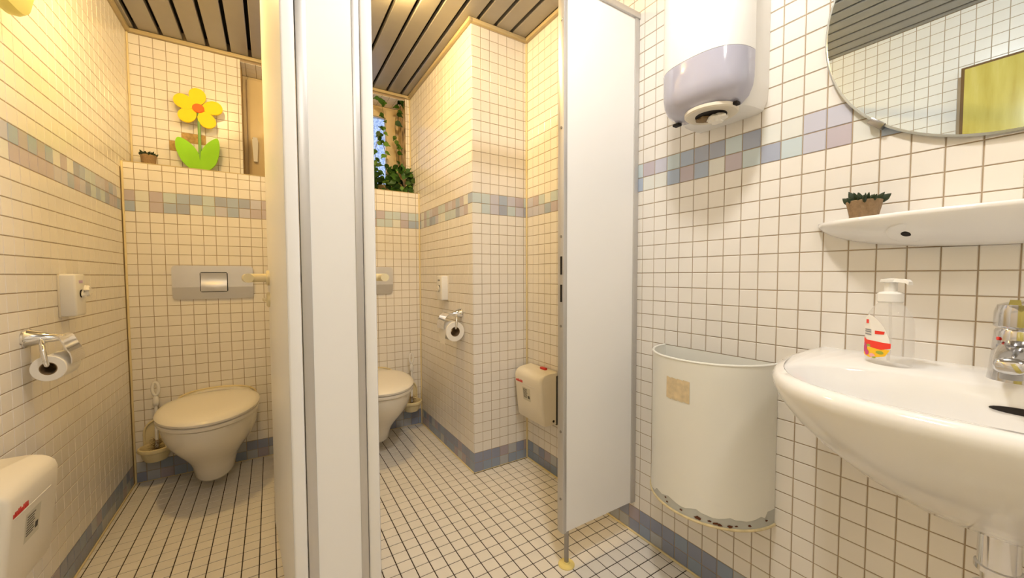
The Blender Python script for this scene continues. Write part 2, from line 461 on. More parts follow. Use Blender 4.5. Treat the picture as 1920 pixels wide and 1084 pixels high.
# doors, local: hinge at origin, leaf runs along +y, thickness along -x (side = -1) or +x
def cubicle_door(label, hinge, rotz, side):
    t = thing('cubicle_door', label, 'door', hinge, (0, 0, rotz), 'cubicle doors')
    L, th = 12.0, 0.5
    xa, xb = (side * th, 0) if side < 0 else (0, side * th)
    obj('leaf', box(BM(), xa, xb, 0.02, L, PZ0, PZ1 - 0.1, 0.03), 'laminate', t)
    obj('hinge_profile', box(BM(), xa - 0.02, xb + 0.02, -0.05, 0.1, PZ0, PZ1 - 0.1, 0.1, 3), 'laminate', t)
    for s in (side, -side):
        xo = side * th if s == side else 0
        zh, yh = 19.75, L - 1.05
        h = obj('handle', BM_handle(xo, s, yh, zh), 'yellowed_plastic', t)
        obj('rosette', lathe(BM(), [(0.5, 0), (0.5, 0.12), (0.42, 0.18)], (xo, yh, zh), (s, 0, 0)), 'yellowed_plastic', h)
        lk = obj('lock', lathe(BM(), [(0.5, 0), (0.5, 0.12), (0.42, 0.18)], (xo, yh, zh - 1.45), (s, 0, 0)), 'yellowed_plastic', t)
        obj('thumb_turn', box(BM(), *sorted((xo + s * 0.15, xo + s * 0.4)), yh - 0.32, yh + 0.32, zh - 1.55, zh - 1.35, 0.05), 'yellowed_plastic', lk)
    return t
def BM_handle(xo, s, yh, zh):
    b = BM()
    pts = [(xo, yh, zh), (xo + s * 0.7, yh, zh), (xo + s * 1.05, yh - 0.12, zh), (xo + s * 1.22, yh - 0.45, zh), (xo + s * 1.25, yh - 1.0, zh), (xo + s * 1.2, yh - 2.2, zh)]
    tube(b, smooth_path(pts, 4), 0.28, 16)
    return b
cubicle_door('white cubicle door standing open beside the flower, its cream handle over the flush plate', (-22.2, PY0, 0), math.radians(3.6), -1)
cubicle_door('white cubicle door opened inwards behind the centre post, only its edge and handle tip showing', (-19.46, PY0, 0), math.radians(-8.8), 1)

# ------------------------------------------------------------------ toilets
def egg(yb, yf, w, z, n=48, bexp=4.0, split=0.42):
    yc = yb + (yf - yb) * split
    out = []
    for i in range(n):
        a = 2 * PI * i / n
        c, s = cos(a), sin(a)
        if s >= 0: out.append((w * spow(c, 1.0), yc + (yf - yc) * spow(s, 1.0), z))
        else: out.append((w * spow(c, 2 / bexp), yc + (yc - yb) * spow(s, 2 / bexp), z))
    return out
def toilet(label, loc):
    # local +y points away from the wall; the thing is turned to face -Y
    t = thing('toilet', label, 'toilet', loc, (0, 0, PI), 'wall-hung toilets')
    R = [(.066, .31, .045), (.069, .335, .068), (.085, .358, .082), (.13, .378, .092), (.17, .405, .107), (.21, .445, .132), (.25, .492, .156),
         (.29, .535, .174), (.33, .568, .184), (.37, .582, .188), (.392, .585, .188), (.398, .579, .182)]
    rings = []
    for z, yf, w in R:
        back = 0.0 if z > 0.09 else (0.09 - z) * 4 + 0.05
        rings.append([(cm(x * 100), cm(y * 100), cm(z * 100)) for x, y, z in egg(back, yf, w, z, bexp=3.2, split=0.45)])
    obj('bowl', loft_bm(rings), 'toilet_ceramic', t, sharp=50)
    seat = [(.396, -.004), (.400, .004), (.412, .006), (.416, .0)]
    obj('seat', loft_bm([[(cm(x * 100), cm(y * 100), cm(z * 100)) for x, y, z in egg(.10 - o, .592 + o, .191 + o, z, bexp=3)] for z, o in seat]), 'seat_plastic', t)
    lid = [(.4185, -.002), (.421, .005), (.431, .007), (.440, .0), (.447, -.02), (.4515, -.05), (.454, -.09), (.455, -.13)]
    obj('lid', loft_bm([[(cm(x * 100), cm(y * 100), cm(z * 100)) for x, y, z in egg(.085 - o, .595 + o, .193 + o, z, bexp=2.6)] for z, o in lid]), 'seat_plastic', t)
    for s in (-1, 1):
        obj('hinge', cyl(BM(), (cm(s * 9), cm(6.5), cm(39)), (cm(s * 9), cm(6.5), cm(42.5)), cm(1.6), n=16, bev=cm(.3)), 'seat_plastic', t)
    ring = [(cm(x), 0.09, cm(z)) for x, z in [(-17.5, 30), (-17.5, 39), (-14, 42.5), (-8, 44), (0, 44.5), (8, 44), (14, 42.5), (17.5, 39), (17.5, 30)]]
    obj('sealing_bead', tube(BM(), smooth_path(ring, 4), 0.09, 8), 'silicone', t)
    b = BM()
    prism(b, [(cm(x), cm(z)) for x, z in [(-17.3, 30), (-17.3, 39), (-14, 42.3), (-8, 43.8), (0, 44.3), (8, 43.8), (14, 42.3), (17.3, 39), (17.3, 30)]], 0.02, cm(5.5), 0.04)
    obj('back_shoulder', b, 'toilet_ceramic', t)
    return t
def loft_bm(rings, cap0=True, cap1=True):
    b = BM(); loft(b, rings, cap0, cap1); return b
toilet('wall-hung toilet with closed lid under the full metal flush plate, left cubicle', (-28.25, YB, 0))
toilet('wall-hung toilet half hidden behind the centre post, right cubicle', (-13.5, YB, 0))

def flush_plate(label, loc):
    t = thing('flush_plate', label, 'flush plate', loc, (0, 0, 0), 'metal flush plates')
    b = BM()
    w, zt, zb, zm = 3.3, 3.38, 0.0, 1.22
    o = rrect(-w, w, zb, zt, 0.34, 5)
    def dep(z, e=0.0): return -(0.42 if z >= zm else 0.42 - (zm - z) * 0.22) + e
    # split into upper and lower outline so that the crease runs straight
    up_ = [(x, z) for x, z in o if z >= zm]; lo = [(x, z) for x, z in o if z < zm]
    up_ = [(w, zm)] + up_ + [(-w, zm)]
    lo = [(-w, zm)] + lo + [(w, zm)]
    for L in (up_, lo):
        f = [b.verts.new((x, dep(z), z)) for x, z in L]
        g = [b.verts.new((x, 0.0, z)) for x, z in L]
        b.faces.new(f)
        n = len(L)
        for i in range(n - 1): b.faces.new((f[i], f[i + 1], g[i + 1], g[i]))
    bmesh.ops.remove_doubles(b, verts=b.verts[:], dist=0.001)
    obj('plate', b, 'satin_metal', t, sharp=10)
    bt = obj('button_gap', prism(BM(), rrect(-1.13, 1.13, 0.72, 2.72, 0.16), -0.44, -0.3), 'black', t)
    b = BM()
    nz, nx = 10, 8
    vv = []
    for i in range(nz + 1):
        z = 0.79 + (2.65 - 0.79) * i / nz
        row = []
        for j in range(nx + 1):
            x = -1.06 + 2.12 * j / nx
            d = 0.58 + 0.10 * sin(PI * min(1, (z - 0.79) / 0.9)) * (1 - (x / 1.2) ** 2) - 0.09 * sin(PI * max(0, (z - 1.5) / 1.15))
            row.append(b.verts.new((x, -d, z)))
        vv.append(row)
    for i in range(nz):
        for j in range(nx): b.faces.new((vv[i][j], vv[i][j + 1], vv[i + 1][j + 1], vv[i + 1][j]))
    obj('button', b, 'satin_metal', bt, sharp=60)
    return t
flush_plate('brushed metal flush plate, fully visible above the left cubicle toilet', (-28.18, YB, 17.56))
flush_plate('brushed metal flush plate cut off by the centre post, right cubicle', (-13.45, YB, 17.56))

def toilet_brush(label, loc, group='toilet brush sets'):
    t = thing('toilet_brush_set', label, 'toilet brush', loc, (0, 0, 0), group)
    b = BM()
    lathe(b, [(0.5, 0.0), (0.82, 0.12), (1.02, 0.5), (1.1, 0.95), (1.28, 1.05), (1.34, 1.2), (1.3, 1.38), (1.16, 1.42), (1.1, 1.3), (1.0, 0.6), (0.6, 0.25)], (0, -1.25, 0), n=36)
    for v in b.verts: v.co.y = min(v.co.y, -0.02)
    obj('holder', b, 'yellowed_plastic', t)
    b = BM()
    o = [(-1.02, 1.3), (-1.02, 2.4)] + [(-1.02 * cos(PI * k / 12), 2.4 + 1.25 * sin(PI * k / 12)) for k in range(1, 12)] + [(1.02, 2.4), (1.02, 1.3)]
    obj('back_plate', prism(b, o, -0.22, -0.02, 0.05), 'yellowed_plastic', t)
    tube_o = [(x, -0.3, z) for x, z in o]
    obj('back_rim', tube(BM(), tube_o, 0.09, 8), 'yellowed_plastic', t)
    b = BM()
    tube(b, smooth_path([(0.05, -1.2, 1.2), (0.08, -1.15, 3.5), (0.1, -1.1, 5.6)], 4), 0.14, 12)
    lathe(b, [(0.15, 0), (0.24, 0.12), (0.25, 0.5), (0.2, 0.78), (0.13, 0.95)], (0.1, -1.1, 5.2), n=16)
    br = obj('brush_handle', b, 'white_plastic', t)
    loop = [(0.1 + 0.23 * cos(a), -1.1, 6.85 + 0.62 * sin(a)) for a in [-PI / 2 + 2 * PI * k / 20 for k in range(21)]]
    obj('handle_loop', tube(BM(), loop, [0.13] * 21, 10), 'white_plastic', br)
    b = BM()
    for k in range(150):
        a, z = random.uniform(0, 2 * PI), random.uniform(0.7, 2.0)
        d = Vector((cos(a), sin(a), random.uniform(-.3, .3))) * random.uniform(0.55, 0.8)
        p = Vector((0.05, -1.2, z)); q = p + d
        s = Vector((-sin(a), cos(a), 0)) * 0.03
        b.faces.new([b.verts.new(c) for c in (p - s, p + s, q + s * .5, q - s * .5)])
    bb = obj('bristles', b, 'cardboard', br); bb['kind'] = 'stuff'
    return t
toilet_brush('cream toilet brush holder with white loop handle near the yellow corner, left cubicle', (-32.95, YB, 2.35))
toilet_brush('cream toilet brush holder squeezed between toilet and tiled shaft, right cubicle', (-8.25, YB, 2.35))

# ------------------------------------------------------------------ paper roll holders, dispensers, sanitary bins
def roll_holder(label, loc, rotz, mirror, q=1.0, group='toilet roll holders'):
    # local: wall plane y = 0, +y into the room, roll axis along x; the near end (arm side) is at -x * mirror
    t = thing('toilet_roll_holder', label, 'paper holder', loc, (0, 0, rotz), group)
    m = mirror
    b = BM()
    lathe(b, [(0.62, 0.0), (0.62, 0.1), (0.56, 0.16), (0.3, 1.0), (0.22, 1.45), (0.16, 1.5)], (0, 0, 1.45), (0, 1, -0.05), n=28)
    for v in b.verts: v.co.z = 1.45 + (v.co.z - 1.45) * 0.85
    obj('bracket', b, 'chrome', t)
    arm = [(0, 0.55, 1.35), (-0.5 * m, 0.75, 1.3), (-1.0 * m, 0.95, 1.0), (-1.15 * m, 1.05, 0.5), (-1.12 * m, 1.1, 0.12), (-0.85 * m, 1.1, 0.0), (1.0 * m, 1.1, 0.0)]
    obj('arm', tube(BM(), smooth_path(arm, 6), 0.11, 12), 'chrome', t)
    b = BM()
    pts = [(1.1 + (y - 1.1) * q, z if z > 1.4 else z * q - (1 - q) * 0.1) for y, z in [(1.38, 1.52), (1.62, 1.42), (1.95, 1.15), (2.16, 0.75), (2.24, 0.3), (2.22, -0.05)]]
    rows = []
    for off in (0.0, 0.045):
        rows.append([[b.verts.new((x * m, y + off, z + off)) for x in (-0.78, 1.02)] for y, z in pts])
    for R_ in rows:
        for a, c in zip(R_, R_[1:]): b.faces.new((a[0], a[1], c[1], c[0]))
    for i in range(len(pts) - 1):
        for s in (0, 1): b.faces.new((rows[0][i][s], rows[0][i + 1][s], rows[1][i + 1][s], rows[1][i][s]))
    b.faces.new((rows[0][0][0], rows[0][0][1], rows[1][0][1], rows[1][0][0])); b.faces.new((rows[0][-1][0], rows[0][-1][1], rows[1][-1][1], rows[1][-1][0]))
    obj('flap', b, 'chrome', t, sharp=50)
    return t
def roll(label, loc, rotz, mirror, tail, R0=1.0, group='toilet rolls'):
    t = thing('toilet_roll', label, 'toilet roll', loc, (0, 0, rotz), group)
    R1 = R0 * 0.5
    b = BM(); n = 40
    prof = [(-0.95, R1), (-0.95, R0 - 0.03), (-0.92, R0), (0.92, R0), (0.95, R0 - 0.03), (0.95, R1)]
    loft(b, [[(x, r * cos(2 * PI * i / n), r * sin(2 * PI * i / n)) for i in range(n)] for x, r in prof], False, False)
    obj('paper', b, 'paper', t, loc=(0, 1.1, 0.165 - R1))
    b = BM()
    loft(b, [[(x, r * cos(2 * PI * i / n), r * sin(2 * PI * i / n)) for i in range(n)] for x, r in [(-0.94, R1), (-0.94, R1 - 0.04), (0.94, R1 - 0.04), (0.94, R1), (-0.94, R1)]], False, False)
    obj('core', b, 'cardboard', t, loc=(0, 1.1, 0.165 - R1))
    if tail:
        b = BM()
        loft(b, [[(x * mirror * w, 1.1 + y, z) for x in (-0.9, 0.9)] for y, z, w in [(1.0, -0.2, 1), (1.05, -0.6, 1), (1.05, -1.1, .9), (1.02, -1.6, .7)]], False, False, closed=False)
        obj('loose_sheet', b, 'paper', t)
    return t
RL = (XL, 12.9, 15.05)
roll_holder('chrome toilet roll holder with flap on the left tiled wall', RL, -PI / 2, -1, 0.72)
roll('toilet roll with open core facing out, left tiled wall', RL, -PI / 2, -1, False, 0.7)
RR = (XC, 17.9, 14.5)
roll_holder('chrome toilet roll holder on the side of the tiled shaft', RR, PI / 2, 1)
roll('toilet roll with loose end hanging, side of the tiled shaft', RR, PI / 2, 1, True)

def bag_dispenser(label, loc, rotz, tuft, group='hygiene bag dispensers'):
    t = thing('bag_dispenser', label, 'dispenser', loc, (0, 0, rotz), group)
    obj('body', box(BM(), -0.8, 0.8, 0.0, 0.82, 0, 2.75, 0.14, 3), 'white_plastic', t)
    obj('back_plate', box(BM(), -0.83, 0.83, 0.0, 0.1, -0.05, 2.72, 0.03), 'cream_plastic', t)
    op = obj('opening', lathe(BM(), [(0.26, 0.0), (0.26, 0.02)], (0.0, 0.82, 1.45), (0, 1, 0), n=24), 'dark_hole', t)
    obj('print', box(BM(), -0.3, 0.3, 0.82, 0.83, 2.15, 2.33), 'lavender_ink' if tuft else 'label_grey', t)
    b = BM()
    rnd = random.Random(3)
    rings = []
    for k in range(5):
        s = k / 4
        rad = 0.12 + 0.30 * sin(PI * s * .8)
        ln = 0.42 if tuft else 0.16
        rings.append([(rad * cos(2 * PI * i / 14) * rnd.uniform(.4, 1.4), 0.82 + ln * s * rnd.uniform(.8, 1.2), 1.45 - 0.25 * (0 if tuft else 1) + 0.15 * s + rad * sin(2 * PI * i / 14) * rnd.uniform(.55, 1.25)) for i in range(14)])
    loft(b, rings)
    obj('paper_bag', b, 'paper', t, sharp=20)
    return t
bag_dispenser('small white hygiene bag dispenser with crumpled bag sticking out, left tiled wall', (XL, 17.75, 17.3), -PI / 2, True)
bag_dispenser('small white hygiene bag dispenser with round opening, side of the tiled shaft', (XC, 22.0, 17.1), PI / 2, False)

def sanitary_bin(label, loc, rotz, red_tab, group='sanitary bins'):
    t = thing('sanitary_bin', label, 'waste bin', loc, (0, 0, rotz), group)
    b = BM()
    # section (y, z), extruded along x with rounded front vertical edges
    hw = 2.25
    def outline(z, d, r=0.28):
        return [(x, y, z) for x, y in [(-hw, 0.12), (-hw, d - r)] + [(-hw + r - r * cos(a), d - r + r * sin(a)) for a in (PI / 8, PI / 4, 3 * PI / 8)] + [(-hw + r, d), (hw - r, d)] + [(hw - r + r * sin(a), d - r + r * cos(a)) for a in (PI / 8, PI / 4, 3 * PI / 8)] + [(hw, d - r), (hw, 0.12)]]
    S = [(0, 1.62), (0.25, 1.75), (1.5, 1.9), (3.6, 2.12), (4.3, 2.16), (4.58, 2.08), (4.78, 1.9), (4.9, 1.68), (4.98, 1.35)]
    vr = loft(b, [outline(z, d) for z, d in S], True, False)
    # sloping lid top
    top = [b.verts.new((x, y, 5.12)) for x, y in [(-hw + 0.05, 0.12), (hw - 0.05, 0.12)]]
    last = vr[-1]
    b.faces.new([last[0]] + last[1:6] + [top[0]]) if False else None
    b.faces.new(last[1:-1] + [last[-1], top[1], top[0], last[0]])
    body = obj('body', b, 'cream_plastic', t, sharp=45)
    obj('back_plate', box(BM(), -hw - 0.04, hw - 0.1, 0.0, 0.22, -0.1, 4.7, 0.03), 'black', t)
    obj('lid_seam', box(BM(), -hw + 0.9, hw - 0.4, 2.09, 2.135, 3.56, 3.6), 'seat_plastic', t)
    def face(z): return 1.75 + (z - 0.25) * (2.12 - 1.75) / 3.35
    def patch(bm_, x0, x1, z0, z1, off):
        bm_.faces.new([bm_.verts.new((x, face(z) + off, z)) for x, z in ((x0, z0), (x1, z0), (x1, z1), (x0, z1))])
        return bm_
    lb = obj('label', patch(BM(), -0.45, 0.85, 1.95, 3.25, 0.012), 'label_paper', t)
    b = BM()
    for k in range(8): patch(b, 0.12 if k % 3 else 0.02, 0.74, 3.05 - k * 0.12, 3.1 - k * 0.12, 0.02)
    patch(b, -0.3, -0.05, 2.2, 2.5, 0.02)
    obj('print', b, 'ink', lb)
    b = BM()
    rnd = random.Random(5)
    xx = 0.75
    while xx < 1.95:
        h = rnd.uniform(0.16, 0.26); w = rnd.uniform(0.08, 0.13)
        box(b, xx, xx + w, 2.12, 2.14, 3.66, 3.66 + h); xx += w + 0.03
    box(b, 0.75, 1.95, 2.115, 2.13, 3.64, 3.68)
    obj('brand_print', b, 'red', t)
    if red_tab: obj('latch', box(BM(), -0.95, -0.1, 0.3, 0.62, 5.03, 5.24, 0.04), 'red', t)
    obj('lock', cyl(BM(), (-hw - 0.03, 0.55, 0.35), (-hw + 0.05, 0.55, 0.35), 0.12, n=16), 'dark_hole', t)
    return t
sanitary_bin('cream sanitary bin cut off at the lower left edge, on the left wall', (XL, 7.2, 6.1), -PI / 2, False)
sanitary_bin('cream sanitary bin with red latch on the wall behind the wide white panel', (0, 12.05, 5.45), PI / 2, True)

# ------------------------------------------------------------------ ledge decorations
FY = 33.2
t = thing('flower_ornament', 'large yellow flat flower ornament with lime green leaves on the tiled ledge', 'ornament', (-29.25, FY, ZL))
fc = (0.0, 6.8)
for k, (ang, ln, wd_) in enumerate([(92, 1.72, 1.42), (158, 1.78, 1.45), (222, 1.66, 1.4), (302, 1.78, 1.45), (14, 1.75, 1.42)]):
    a = math.radians(ang)
    c = (fc[0] + cos(a) * 1.22, fc[1] + sin(a) * 1.22)
    o = []
    for i in range(28):
        p = 2 * PI * i / 28
        ex, ey = cos(p) * ln / 2, sin(p) * wd_ / 2 * (1 + 0.12 * cos(p))
        o.append((c[0] + ex * cos(a) - ey * sin(a), c[1] + ex * sin(a) + ey * cos(a)))
    obj('petal', prism(BM(), o, -0.12 - 0.02 * (k % 2), 0.06, 0.04), 'petal_yellow', t)
obj('flower_centre', prism(BM(), [(fc[0] + 0.5 * cos(2 * PI * i / 32), fc[1] + 0.46 * sin(2 * PI * i / 32)) for i in range(32)], -0.24, 0.0, 0.04), 'flower_orange', t)
obj('stem', cyl(BM(), (0, 0, 0.3), (0, 0, 6.6), 0.13, n=14), 'stem_green', t)
hl = smooth_path([(-0.25, 0, 0.12), (-1.3, 0, 0.9), (-1.85, 0, 2.1), (-1.95, 0, 3.1), (-1.72, 0, 3.55), (-1.1, 0, 3.35), (-0.45, 0, 2.75), (-0.08, 0, 2.1)], 5)
hr = smooth_path([(0.25, 0, 0.12), (1.2, 0, 1.0), (1.6, 0, 2.2), (1.68, 0, 3.3), (1.5, 0, 3.95), (0.95, 0, 3.6), (0.4, 0, 2.95), (0.08, 0, 2.3)], 5)
obj('leaf', prism(BM(), [(p.x, p.z) for p in hl] + [(0.02, 1.2), (0.02, 0.12)], -0.22, -0.02, 0.04), 'leaf_lime', t)
obj('leaf', prism(BM(), [(p.x, p.z) for p in hr] + [(-0.02, 1.2), (-0.02, 0.12)], -0.24, -0.04, 0.04), 'leaf_lime', t)
obj('base', box(BM(), -1.4, 1.4, -0.7, 0.5, 0, 0.2, 0.05), 'wood_base', t)

def succulent_pot(label, loc, r0, r1, h, seed, n_leaves, spread):
    t = thing('succulent_pot', label, 'potted plant', loc, (0, 0, 0), 'small succulent pots')
    b = BM()
    lathe(b, [(r0 * .9, 0.0), (r0, 0.04), (r1, h - 0.03), (r1 - 0.03, h), (r1 - 0.1, h), (r1 - 0.12, h - 0.15)], n=28)
    obj('pot', b, 'clay_pot', t)
    rnd = random.Random(seed)
    lb = BM()
    secs = [(0.0, 0.07), (0.15, 0.12), (0.3, 0.12), (0.42, 0.06), (0.5, 0.005)]
    loft(lb, [[(w * cos(2 * PI * i / 8), w * 0.6 * sin(2 * PI * i / 8), z) for i in range(8)] for z, w in secs])
    first = obj('leaf', lb, 'succulent', t)
    for k in range(n_leaves):
        o = first if k == 0 else first.copy()
        if k: COL.objects.link(o); o.parent = t
        a = k * 2.399
        rad = r1 * 0.75 * sqrt((k + 0.5) / n_leaves)
        o.location = Vector((rad * cos(a), rad * sin(a), h - 0.12)) * T
        o.rotation_euler = (0, spread * rad / r1, a)
        s = rnd.uniform(0.8, 1.15)
        o.scale = (s, s, s * (0.9 if k % 3 else 1.15))
    return t
succulent_pot('little succulent in a clay bowl in the corner of the ledge above the left toilet', (-33.3, 33.1, ZL), 0.5, 0.62, 1.32, 3, 26, 1.1)

# ivy on the ledge in front of the right window
t = thing('ivy_plant', 'green artificial ivy trailing over the right window and the ledge', 'plant', (-8.1, 34.9, ZL))
leaf_me = []
for ln, wd_, mname in ((0.95, 0.62, 'ivy'), (0.8, 0.58, 'ivy_light')):
    b = BM()
    n = 9
    L_, C_, R_ = [], [], []
    for i in range(n):
        s = i / (n - 1)
        w = wd_ * 0.5 * (sin(PI * min(1, s * 1.15 + 0.08)) ** 0.8 if s < 0.8 else (1 - s) / 0.2 * 0.42) if 0 < s < 1 else 0.004
        z = -0.22 * s * s
        L_.append(b.verts.new((-w, ln * s, z + 0.09 * w))); C_.append(b.verts.new((0, ln * s, z))); R_.append(b.verts.new((w, ln * s, z + 0.09 * w)))
    for i in range(n - 1):
        b.faces.new((L_[i], C_[i], C_[i + 1], L_[i + 1])); b.faces.new((C_[i], R_[i], R_[i + 1], C_[i + 1]))
    ret = bmesh.ops.solidify(b, geom=b.faces[:], thickness=0.02)
    o = obj('leaf', b, mname, t, sharp=60)
    leaf_me.append(o)
rnd = random.Random(21)
used = [False, False]
def put_leaf(p, d, kind, s):
    if not used[kind]: o = leaf_me[kind]; used[kind] = True
    else:
        o = leaf_me[kind].copy(); COL.objects.link(o); o.parent = t
    d = Vector(d).normalized()
    nrm = Vector((rnd.uniform(-.5, .5), -1.0, rnd.uniform(-.1, .7)))
    xax = d.cross(nrm).normalized(); zax = xax.cross(d)
    m = Matrix((xax, d, zax)).transposed().to_4x4()
    o.rotation_euler = m.to_euler()
    o.location = Vector(p) * T
    o.scale = (s, s, s)
stems = [
    [(0.1, 0.2, 0.3), (0.2, 0.3, 4.0), (0.05, 0.4, 7.5), (-0.1, 0.3, 10.5), (0.35, -0.2, 12.4), (0.5, -0.5, 13.2)],
    [(-0.6, 0.3, 0.6), (-1.0, 0.6, 3.0), (-1.3, 0.7, 5.5), (-1.7, 0.7, 7.8), (-1.45, 0.6, 10.0), (-1.9, 0.2, 12.3), (-2.3, -0.2, 13.0)],
    [(-1.0, 0.2, 0.5), (-1.9, 0.5, 2.2), (-2.6, 0.7, 4.3), (-2.7, 0.7, 6.4), (-2.0, 0.7, 9.2)],
    [(-1.4, 0.1, 0.5), (-2.8, 0.2, 1.5), (-3.9, 0.5, 3.2)],
]
for s_ in stems:
    pts = smooth_path(s_, 6)
    obj('stem', tube(BM(), pts, 0.035, 6), 'ivy_stem', t)
    for i, p in enumerate(pts[4:]):
        if rnd.random() < 0.62:
            put_leaf(p, (rnd.uniform(-1, 1), rnd.uniform(-0.6, 0.1), rnd.uniform(-0.9, 0.1)), 0 if rnd.random() < 0.55 else 1, rnd.uniform(0.85, 1.3))
for cx_, cz_, rx, rz, cnt in ((0.2, 1.75, 1.25, 1.75, 72), (-1.0, 0.8, 1.1, 0.8, 20), (-3.6, 2.3, 1.0, 1.5, 30), (-2.9, 3.6, 0.5, 0.9, 8)):
    for k in range(cnt):
        a, q = rnd.uniform(0, 2 * PI), sqrt(rnd.random())
        p = (cx_ + rx * q * cos(a), rnd.uniform(-2.2, -0.9) if cnt == 72 else rnd.uniform(-0.9, 0.5), max(0.25, cz_ + rz * q * sin(a)))
        put_leaf(p, (cos(a) + rnd.uniform(-.4, .4), rnd.uniform(-0.8, 0.0), sin(a) * .6 + rnd.uniform(-.6, .5)), 0 if rnd.random() < 0.85 else 1, rnd.uniform(0.8, 1.2))

# ------------------------------------------------------------------ right wall fittings
# paper towel dispenser: plan outlines are superellipse halves standing off the wall
def dee(yc, hw, dep, z, n=40, e=2.6, x0=0.0):
    out = []
    for i in range(n + 1):
        a = PI * i / n
        out.append((x0 - (dep - abs(x0)) * abs(sin(a)) ** (2 / e), yc + hw * spow(cos(a), 2 / e), z))
    return out
DY = -6.15
t = thing('paper_towel_dispenser', 'white and lilac paper towel dispenser on the wall left of the round mirror', 'dispenser', (0, DY, 28.8))
b = BM()
loft(b, [[(x, y, z) for x, y, z in dee(0, hw, d, z, e=4)] for z, hw, d in ((0.0, 1.7, 2.0), (0.12, 1.95, 2.15), (0.6, 2.15, 2.2), (1.4, 2.2, 2.2), (12.2, 2.2, 2.2), (12.6, 1.9, 2.0))])
obj('back_housing', b, 'white_plastic', t)
b = BM()
X0 = -1.9
loft(b, [dee(0, hw, d, z, x0=X0) for z, hw, d in ((0.05, 1.2, 3.0), (0.12, 1.75, 3.4), (0.4, 2.12, 3.75), (0.85, 2.32, 3.95), (1.3, 2.38, 4.0), (2.62, 2.4, 4.02))])
obj('lower_cover', b, 'lilac_plastic', t, sharp=60)
b = BM()
loft(b, [dee(0, hw, d, z, x0=X0) for z, hw, d in ((2.64, 2.4, 4.02), (11.6, 2.4, 4.02), (12.3, 2.25, 3.85), (12.7, 1.9, 3.5))])
obj('upper_cover', b, 'white_plastic', t, sharp=60)
HC = (-2.35, -0.35, 0.0)
ringo = obj('outlet_ring', lathe(BM(), [(1.35, 0.1), (1.35, -0.06), (1.28, -0.12), (0.85, -0.14), (0.78, -0.1), (0.76, 0.1)], HC, n=40), 'cream_plastic', t)
obj('outlet', lathe(BM(), [(0.8, -0.12), (0.8, -0.11)], HC, n=32), 'dark_hole', ringo)
for s in (-1, 1):
    obj('catch', box(BM(), -2.6, -2.25, s * 1.7 - 0.2, s * 1.7 + 0.2, -0.06, 0.1, 0.03), 'dark_hole', t)
tw = thing('paper_towel', 'crumpled white paper towel hanging in the outlet of the towel dispenser', 'paper towel', (HC[0], DY + HC[1] - 0.35, 28.62))
b = BM(); rnd = random.Random(9)
rings = []
for k in range(6):
    s = k / 5
    rings.append([((0.28 + 0.22 * sin(PI * s)) * cos(2 * PI * i / 16) * rnd.uniform(.6, 1.3), (0.28 + 0.22 * sin(PI * s)) * sin(2 * PI * i / 16) * rnd.uniform(.6, 1.3), -0.42 * s) for i in range(16)])
loft(b, rings)
obj('crumple', b, 'paper', tw, sharp=20)
b = BM(); rnd = random.Random(12)
loft(b, [[(r * cos(2 * PI * i / 18) * rnd.uniform(.7, 1.2), 0.75 + r * 0.8 * sin(2 * PI * i / 18) * rnd.uniform(.7, 1.2), z) for i in range(18)] for z, r in ((0.03, 0.5), (-0.06, 0.45), (-0.1, 0.3))])
obj('torn_edge', b, 'cardboard', tw, sharp=20)

# half-round waste bin
BY, BA, BD, BZ0, BZ1 = -5.6, 3.58, 3.6, 6.0, 15.0
t = thing('wall_waste_bin', 'half-round white enamel wall bin with rusty lower rim under the towel dispenser', 'waste bin', (0, BY, BZ0))
def half(r, z, n=40):
    return [(-BD * r * sin(PI * i / n) - 0.03, BA * r * cos(PI * i / n), z) for i in range(n + 1)]
H = BZ1 - BZ0
b = BM()
o_, i_ = [], []
rows = [[b.verts.new(p) for p in half(1.0, z)] for z in (0.95, H)] + [[b.verts.new(p) for p in half(0.975, z)] for z in (H, 0.3)]
for a, c in zip(rows, rows[1:]):
    for k in range(40): b.faces.new((a[k], a[k + 1], c[k + 1], c[k]))
obj('shell', b, 'bin_enamel', t, sharp=40)
b = BM()
vv = [b.verts.new((-0.03, y, z)) for y, z in ((-BA, 0.0), (BA, 0.0), (BA, H), (-BA, H))]
b.faces.new(vv)
obj('back_plate', b, 'bin_enamel', t)
b = BM()
rnd = random.Random(4)
lo = [b.verts.new(p) for p in half(1.0, 0.12)]
hi = []
for k, p in enumerate(half(1.0, 0.95)):
    hi.append(b.verts.new(p))
for k in range(40): b.faces.new((lo[k], lo[k + 1], hi[k + 1], hi[k]))
obj('primer_band', b, 'primer_grey', t)
# enamel edge running unevenly over the primer
b = BM()
lo = [b.verts.new((p[0] * 1.003 - 0.004, p[1] * 1.003, p[2])) for p in [(q[0], q[1], 0.62 + 0.1 * sin(k * 1.1) + rnd.uniform(-.06, .06) + (0.55 if (k < 4 or k > 37) else 0.0) - (0.35 if k < 14 and k > 3 else 0)) for k, q in enumerate(half(1.0, 0))]]
hi = [b.verts.new((p[0] * 1.003 - 0.004, p[1] * 1.003, 1.3)) for p in half(1.0, 0)]
for k in range(40): b.faces.new((lo[k], lo[k + 1], hi[k + 1], hi[k]))
obj('chipped_enamel', b, 'bin_enamel', t)
b = BM()
f = [b.verts.new(p) for p in half(1.0, 0.0)]; b.faces.new(f)
obj('bottom', b, 'rust_line', t)
obj('lower_rim', tube(BM(), half(1.005, 0.07), 0.075, 8), 'rust_line', t)
obj('upper_rim', tube(BM(), half(0.99, H), 0.07, 8), 'bin_enamel', t)
